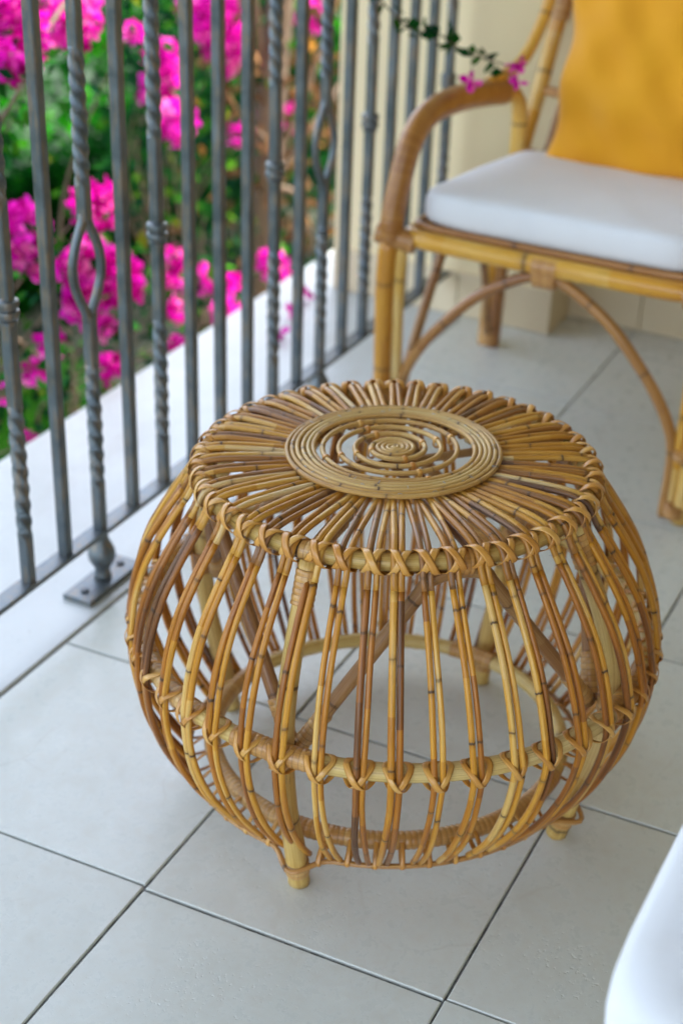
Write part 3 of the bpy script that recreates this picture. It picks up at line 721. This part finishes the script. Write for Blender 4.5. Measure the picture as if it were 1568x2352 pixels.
# ================================================================== GARDEN
def leaves_np(C, size, rngl, tone=(.0, 1.), up=.35, fold=.25, aspect=.55):
    """many folded leaf blades at centres C"""
    n = len(C); d = rngl.normal(size=(n, 3)); d /= np.linalg.norm(d, axis=1)[:, None]
    nrm = rngl.normal(size=(n, 3)); nrm[:, 2] = np.abs(nrm[:, 2]) + up; nrm -= d * (nrm * d).sum(1)[:, None]; nrm /= np.linalg.norm(nrm, axis=1)[:, None]
    sd_ = np.cross(d, nrm); L = (size * rngl.uniform(.6, 1.25, n))[:, None]
    a = C - d * L * .5; e = C + d * L * .5; m1 = C - d * L * .08 + sd_ * L * aspect * .5 + nrm * L * fold * .3; m2 = C - d * L * .08 - sd_ * L * aspect * .5 + nrm * L * fold * .3
    V = np.stack([a, m1, e, m2, C - nrm * L * .02], 1).reshape(-1, 3)
    F = []
    for i in range(n):
        b = i * 5; F += [(b, b + 4, b + 1), (b + 1, b + 4, b + 2), (b, b + 3, b + 4), (b + 3, b + 2, b + 4)]
    t = np.repeat(rngl.uniform(tone[0], tone[1], n), 5)
    return V, F, t
def add_leaves(mb, C, size, r, **k):
    V, F, t = leaves_np(np.asarray(C), size, r, **k); mb.add(V, F, tone=t); return mb

# hedge: clipped, wide, with its own leaves
r3 = np.random.default_rng(11)
hg = thing('clipped_hedge', 'broad dark green clipped hedge in the garden beyond the railing', 'hedge', (-5.2, 6, -1))
hz0, hx0, hx1, hy0, hy1 = -.46, -7.1, -3.45, 1.5, 13
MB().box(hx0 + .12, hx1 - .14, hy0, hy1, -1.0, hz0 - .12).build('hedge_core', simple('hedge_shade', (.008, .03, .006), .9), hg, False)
def lump(x, y): return .10 * np.sin(x * 2.3 + 1) * np.sin(y * 1.7) + .06 * np.sin(x * 5.1) * np.sin(y * 4.3 + 2)
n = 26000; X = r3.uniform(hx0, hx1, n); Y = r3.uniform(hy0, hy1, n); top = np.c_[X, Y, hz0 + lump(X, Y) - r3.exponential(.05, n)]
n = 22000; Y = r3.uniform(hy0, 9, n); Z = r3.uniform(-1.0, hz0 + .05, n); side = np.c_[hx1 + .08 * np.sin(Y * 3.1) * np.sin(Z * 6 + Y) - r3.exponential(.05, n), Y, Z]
add_leaves(add_leaves(MB(), top, .075, r3, tone=(.3, 1)), side, .060, r3, tone=(0, .6)).build('hedge_leaves', M['hedge_leaf'], hg, False, 'stuff')  # sunlit top and shaded front are put into the leaf tones
# grass in the near lawn strip
n = 9000; C = np.c_[r3.uniform(-3.22, -2.38, n), r3.uniform(1.0, 3.8, n), np.full(n, -.965)]
add_leaves(MB(), C, .06, r3, tone=(.1, 1), up=.1, aspect=.2).build('grass', M['grass'], None, False, 'stuff')

# bougainvillea: branches, leaves, flower clusters of three-bract flowers
def flower_cluster(c, R, r, nf=None, parent=None, name='flower_cluster', sz=.022):
    """papery three-bract flowers packed round a centre, each bract two folded faces with wavy rim"""
    nf = nf or max(3, int(55 * (R / .05) ** 2)); mb = MB(); V = []; F = []; T = []
    for i in range(nf):
        d = r.normal(size=3); d /= np.linalg.norm(d); p = np.array(c) + d * R * r.uniform(.35, 1) ** .6 * np.array([1, 1, 1.05])
        ax_ = d + r.normal(size=3) * .45; ax_ /= np.linalg.norm(ax_)
        x = np.cross(ax_, r.normal(size=3)); x /= np.linalg.norm(x); y = np.cross(ax_, x); tn = r.uniform(0, 1); s = sz * r.uniform(.75, 1.2)
        for k in range(3):
            a = k * 2 * PI / 3; e = x * math.cos(a) + y * math.sin(a); f = -x * math.sin(a) + y * math.cos(a)
            q = [p, p + e * s * .45 + f * s * .42 + ax_ * s * .42, p + e * s * .95 + f * s * .22 + ax_ * s * .55, p + e * s * 1.12 + ax_ * s * .5, p + e * s * .95 - f * s * .22 + ax_ * s * .6, p + e * s * .45 - f * s * .42 + ax_ * s * .40, p + e * s * .55 + ax_ * s * .22]
            b = len(V); V += q; F += [(b, b + 1, b + 6), (b + 1, b + 2, b + 6), (b + 2, b + 3, b + 6), (b + 3, b + 4, b + 6), (b + 4, b + 5, b + 6), (b + 5, b, b + 6)]
            T += list(np.clip(tn + r.normal(0, .12, 7), 0, 1))
    mb.add(V, F, tone=T); return mb.build(name, M['petal'], parent, False)
CL = [(-1.95,2.44,0.60,0.067),(-2.00,2.70,0.57,0.059),(-1.90,2.36,0.57,0.035),(-2.30,3.50,0.30,0.042),(-2.30,3.49,0.21,0.060),(-2.20,3.39,0.17,0.053),(-2.30,3.77,0.33,0.076),(-2.30,3.82,0.24,0.057),(-2.40,3.83,0.35,0.051),(-2.00,2.93,0.50,0.020),(-1.90,2.61,0.22,0.047),(-1.85,2.30,0.26,0.052),(-1.85,2.32,0.20,0.031),(-1.85,2.52,0.11,0.067),(-1.85,2.62,0.06,0.050),(-1.85,2.48,0.05,0.035),(-1.95,2.99,-0.06,0.040),(-1.95,3.13,-0.13,0.028),(-1.85,2.86,-0.09,0.029),(-1.75,2.92,-0.10,0.033),(-1.70,2.86,-0.12,0.018),(-1.75,2.69,-0.09,0.018),(-1.85,2.56,-0.04,0.021),(-1.85,2.57,-0.13,0.027),(-1.80,2.24,0.00,0.021),(-1.85,2.37,0.00,0.018),(-2.20,3.97,0.04,0.039),(-2.20,3.87,0.06,0.032),(-2.20,3.71,0.06,0.025),(-1.90,3.39,-0.16,0.037),(-1.85,3.07,-0.11,0.024),(-2.40,4.52,0.21,0.044),(-1.80,2.15,-0.01,0.012),(-1.75,2.14,-0.10,0.012)]
shrubs = [((-2.15, 2.30, -1.0), 'left bougainvillea shrub with large magenta flower clusters against the railing bars'),
          ((-2.30, 3.05, -1.0), 'middle bougainvillea shrub with low magenta flowers at the ledge edge'),
          ((-2.45, 3.95, -1.0), 'far bougainvillea shrub with tall magenta blooms before the cream pilaster')]
SH = []
for (b, lab) in shrubs:
    SH.append(thing('bougainvillea', lab, 'flowering shrub', b, 'bougainvillea shrubs beyond the railing'))
r4 = np.random.default_rng(21)
LC = [[], [], []]; BR = [MB(), MB(), MB()]
for (x, y, z, R) in CL:
    i = 0 if y < 2.75 and x > -2.1 and not (z < -.05) else (1 if y < 3.3 else 2)
    root = np.array(shrubs[i][0]); c = np.array([x, y, z])
    mid = root * .35 + c * .65 + np.array([-.16, r4.uniform(-.12, .12), .05]); lo = root * .8 + c * .2 + np.array([-.05, 0, .1])
    P = catmull([root + r4.normal(0, .03, 3) * np.array([1, 1, 0]), lo, mid, c + np.array([-.03, 0, -.02]), c], 26)
    BR[i].tube(P, np.linspace(.008, .0018, 26), 6)
    flower_cluster(c, R, r4, parent=SH[i])
    for p in P[14:]:
        k = r4.integers(0, 4); LC[i].append(p + r4.normal(0, .045 + R * .35, (k, 3)) + np.array([-.02, 0, 0]))
    k = int(8 + R * 260); LC[i].append(c + r4.normal(0, R * 1.15 + .02, (k, 3)) + np.array([-.03, 0, -.02]))
# extra leafy sprays filling between the clusters
for (x, y, z, i, k, sp) in [(-1.95, 2.34, .42, 0, 34, .04), (-2.2, 3.0, .02, 1, 50, .06), (-2.3, 3.45, .03, 2, 80, .09), (-2.2, 3.1, -.12, 1, 60, .07), (-2.1, 2.95, -.2, 1, 60, .08), (-2.45, 3.9, .1, 2, 160, .14), (-2.4, 4.2, .3, 2, 160, .16), (-2.6, 4.3, -.1, 2, 200, .2), (-2.1, 3.6, -.3, 2, 140, .14), (-2.0, 2.35, -.22, 0, 50, .07), (-2.0, 2.5, -.16, 0, 40, .07), (-2.3, 4.6, .5, 2, 120, .15), (-2.2, 4.0, .55, 2, 90, .15)]:
    LC[i].append(np.array([x, y, z]) + r4.normal(0, sp, (k, 3)))
for i in range(3):
    BR[i].build('branches', M['bark'], SH[i])
    C = np.vstack(LC[i]); C = C[(C[:, 0] < -1.68)]; C = C[r4.random(len(C)) < (.55, .6, .6)[i]]
    add_leaves(MB(), C, .042, r4, tone=(0, 1), up=.3, aspect=.62).build('leaves', M['leaf'], SH[i], False, 'stuff')
# the long woody twig at upper left with big leaves
tw = catmull([(-2.05, 2.62, -.2), (-1.98, 2.30, .10), (-1.86, 2.16, .34), (-1.84, 2.22, .46), (-1.86, 2.36, .54), (-1.92, 2.52, .60), (-2.0, 2.70, .62)], 40)
MB().tube(tw, np.linspace(.0075, .0035, 40), 7).build('woody_twig', M['bark'], SH[0])
for i in range(26):
    p = tw[12 + i % 26] + r4.normal(0, .032, 3); add_leaves(MB(), [p], .058, r4, tone=(.1, .95), up=.2, aspect=.66).build('leaf', M['leaf'], SH[0], False)
# dried trunk with curled brown leaves left of the wall
dt = thing('dry_tree', 'bare brown tree trunk hung with curled dry leaves left of the cream pilaster', 'tree', (-2.2, 3.9, -1))
tp = catmull([(-2.25, 3.92, -1.0), (-2.2, 3.86, -.5), (-2.18, 3.84, 0), (-2.2, 3.95, .4), (-2.22, 4.05, .9), (-2.25, 4.1, 1.4)], 40)
MB().tube(tp, np.linspace(.055, .024, 40), 12).build('trunk', M['bark'], dt)
for s in ((-.1, .25, .5), (.1, .35, .75), (-.2, .1, .9), (.05, .45, .3), (.02, -.1, .2), (.06, .1, -.1)):
    b0 = tp[14]; MB().tube(catmull([b0, b0 + np.array(s) * .5 + np.array([.04, 0, .03]), b0 + np.array(s)], 14), np.linspace(.015, .004, 14), 7).build('limb', M['bark'], dt)
C = np.vstack([tp[8:36][r4.integers(0, 28, 330)] + r4.normal(0, 1, (330, 3)) * np.array([.10, .16, .12]), tp[10:34][r4.integers(0, 24, 150)] + np.array([.05, .32, 0]) + r4.normal(0, .09, (150, 3))])
add_leaves(MB(), C, .062, r4, tone=(0, 1), up=.1, aspect=.4, fold=.9).build('dry_leaves', M['dry'], dt, False, 'stuff')
# shade tree foliage behind the dry trunk
bk = thing('bushy_shrub', 'dark leafy shrub growing behind the dry trunk', 'shrub', (-3.0, 5.3, -1))
MB().tube(catmull([(-3.0, 5.3, -1), (-3.05, 5.35, -.3), (-3.0, 5.3, .5)], 16), np.linspace(.05, .02, 16), 9).build('trunk', M['bark'], bk)
q = r4.normal(0, 1, (5200, 3)); q /= np.linalg.norm(q, axis=1)[:, None]; q *= (r4.uniform(.3, 1, 5200) ** .4)[:, None]
C = np.array([-3.0, 5.4, .0]) + q * np.array([.55, 1.0, 1.0]) * (1 + .18 * np.sin(q[:, :1] * 7) * np.sin(q[:, 2:] * 6))
add_leaves(MB(), C, .07, r4, tone=(0, .75)).build('crown', M['leaf'], bk, False, 'stuff')

# spray hanging in front of the wall over the arm of the chair
sg = thing('bougainvillea_sprig', 'thin bougainvillea sprig with three pink flowers hanging before the cream wall', 'flowering sprig', (-1.25, 2.55, .74))
sp = catmull([(-1.66, 3.02, 1.0), (-1.42, 2.72, .86), (-1.30, 2.58, .782), (-1.2099, 2.5, .7545), (-1.1746, 2.5, .7221), (-1.1322, 2.5, .6986), (-1.0913, 2.5, .7020), (-1.0576, 2.5, .6850), (-1.0206, 2.5, .6733), (-.9923, 2.5, .6700), (-.9600, 2.5, .6634)], 60)
MB().tube(sp, np.linspace(.0030, .0011, 60), 6).build('stem', M['bark'], sg)
for a, b in (((-.9923, 2.5, .6700), (-.9345, 2.5, .6437)), ((-1.0206, 2.5, .6733), (-1.0174, 2.5, .6333)), ((-.9600, 2.5, .6634), (-.9410, 2.5, .6712))):
    MB().tube(catmull([a, ((a[0] + b[0]) / 2, 2.497, (a[2] + b[2]) / 2 - .004), b], 8), .0008, 5).build('stem', M['bark'], sg)
r5 = np.random.default_rng(4)
for i in range(95):
    k = r5.integers(18, 60); p = sp[k] + r5.normal(0, .009, 3) + np.array([0, 0, -.003]); add_leaves(MB(), [p], .030, r5, tone=(.3, .8), up=.1, aspect=.7).build('leaf', M['leaf'], sg, False)
for c in ((-.9345, 2.498, .6437), (-1.0174, 2.498, .6300), (-.9410, 2.498, .6712)): flower_cluster(c, .004, r5, 3, sg, 'flower', .0155)
# fallen bracts on the ledge
for (x, y), wh in zip(((-1.507, 2.745), (-1.522, 2.848), (-1.461, 2.630)), ('in the middle of', 'farthest along', 'nearest the camera on')):
    tag(flower_cluster((x, y, .012), .007, r5, 3, None, 'fallen_flower', .018), 'small pink fallen flower lying %s the marble ledge' % wh, 'flower', 'fallen flowers on the ledge')

tag(add_leaves(MB(), [(-.527, 1.035, .0035)], .011, r5, tone=(0, .1)).build('leaf_fragment', M['dry'], None, False), 'tiny dark dry leaf fragment on the tile in front of the stool', 'leaf')
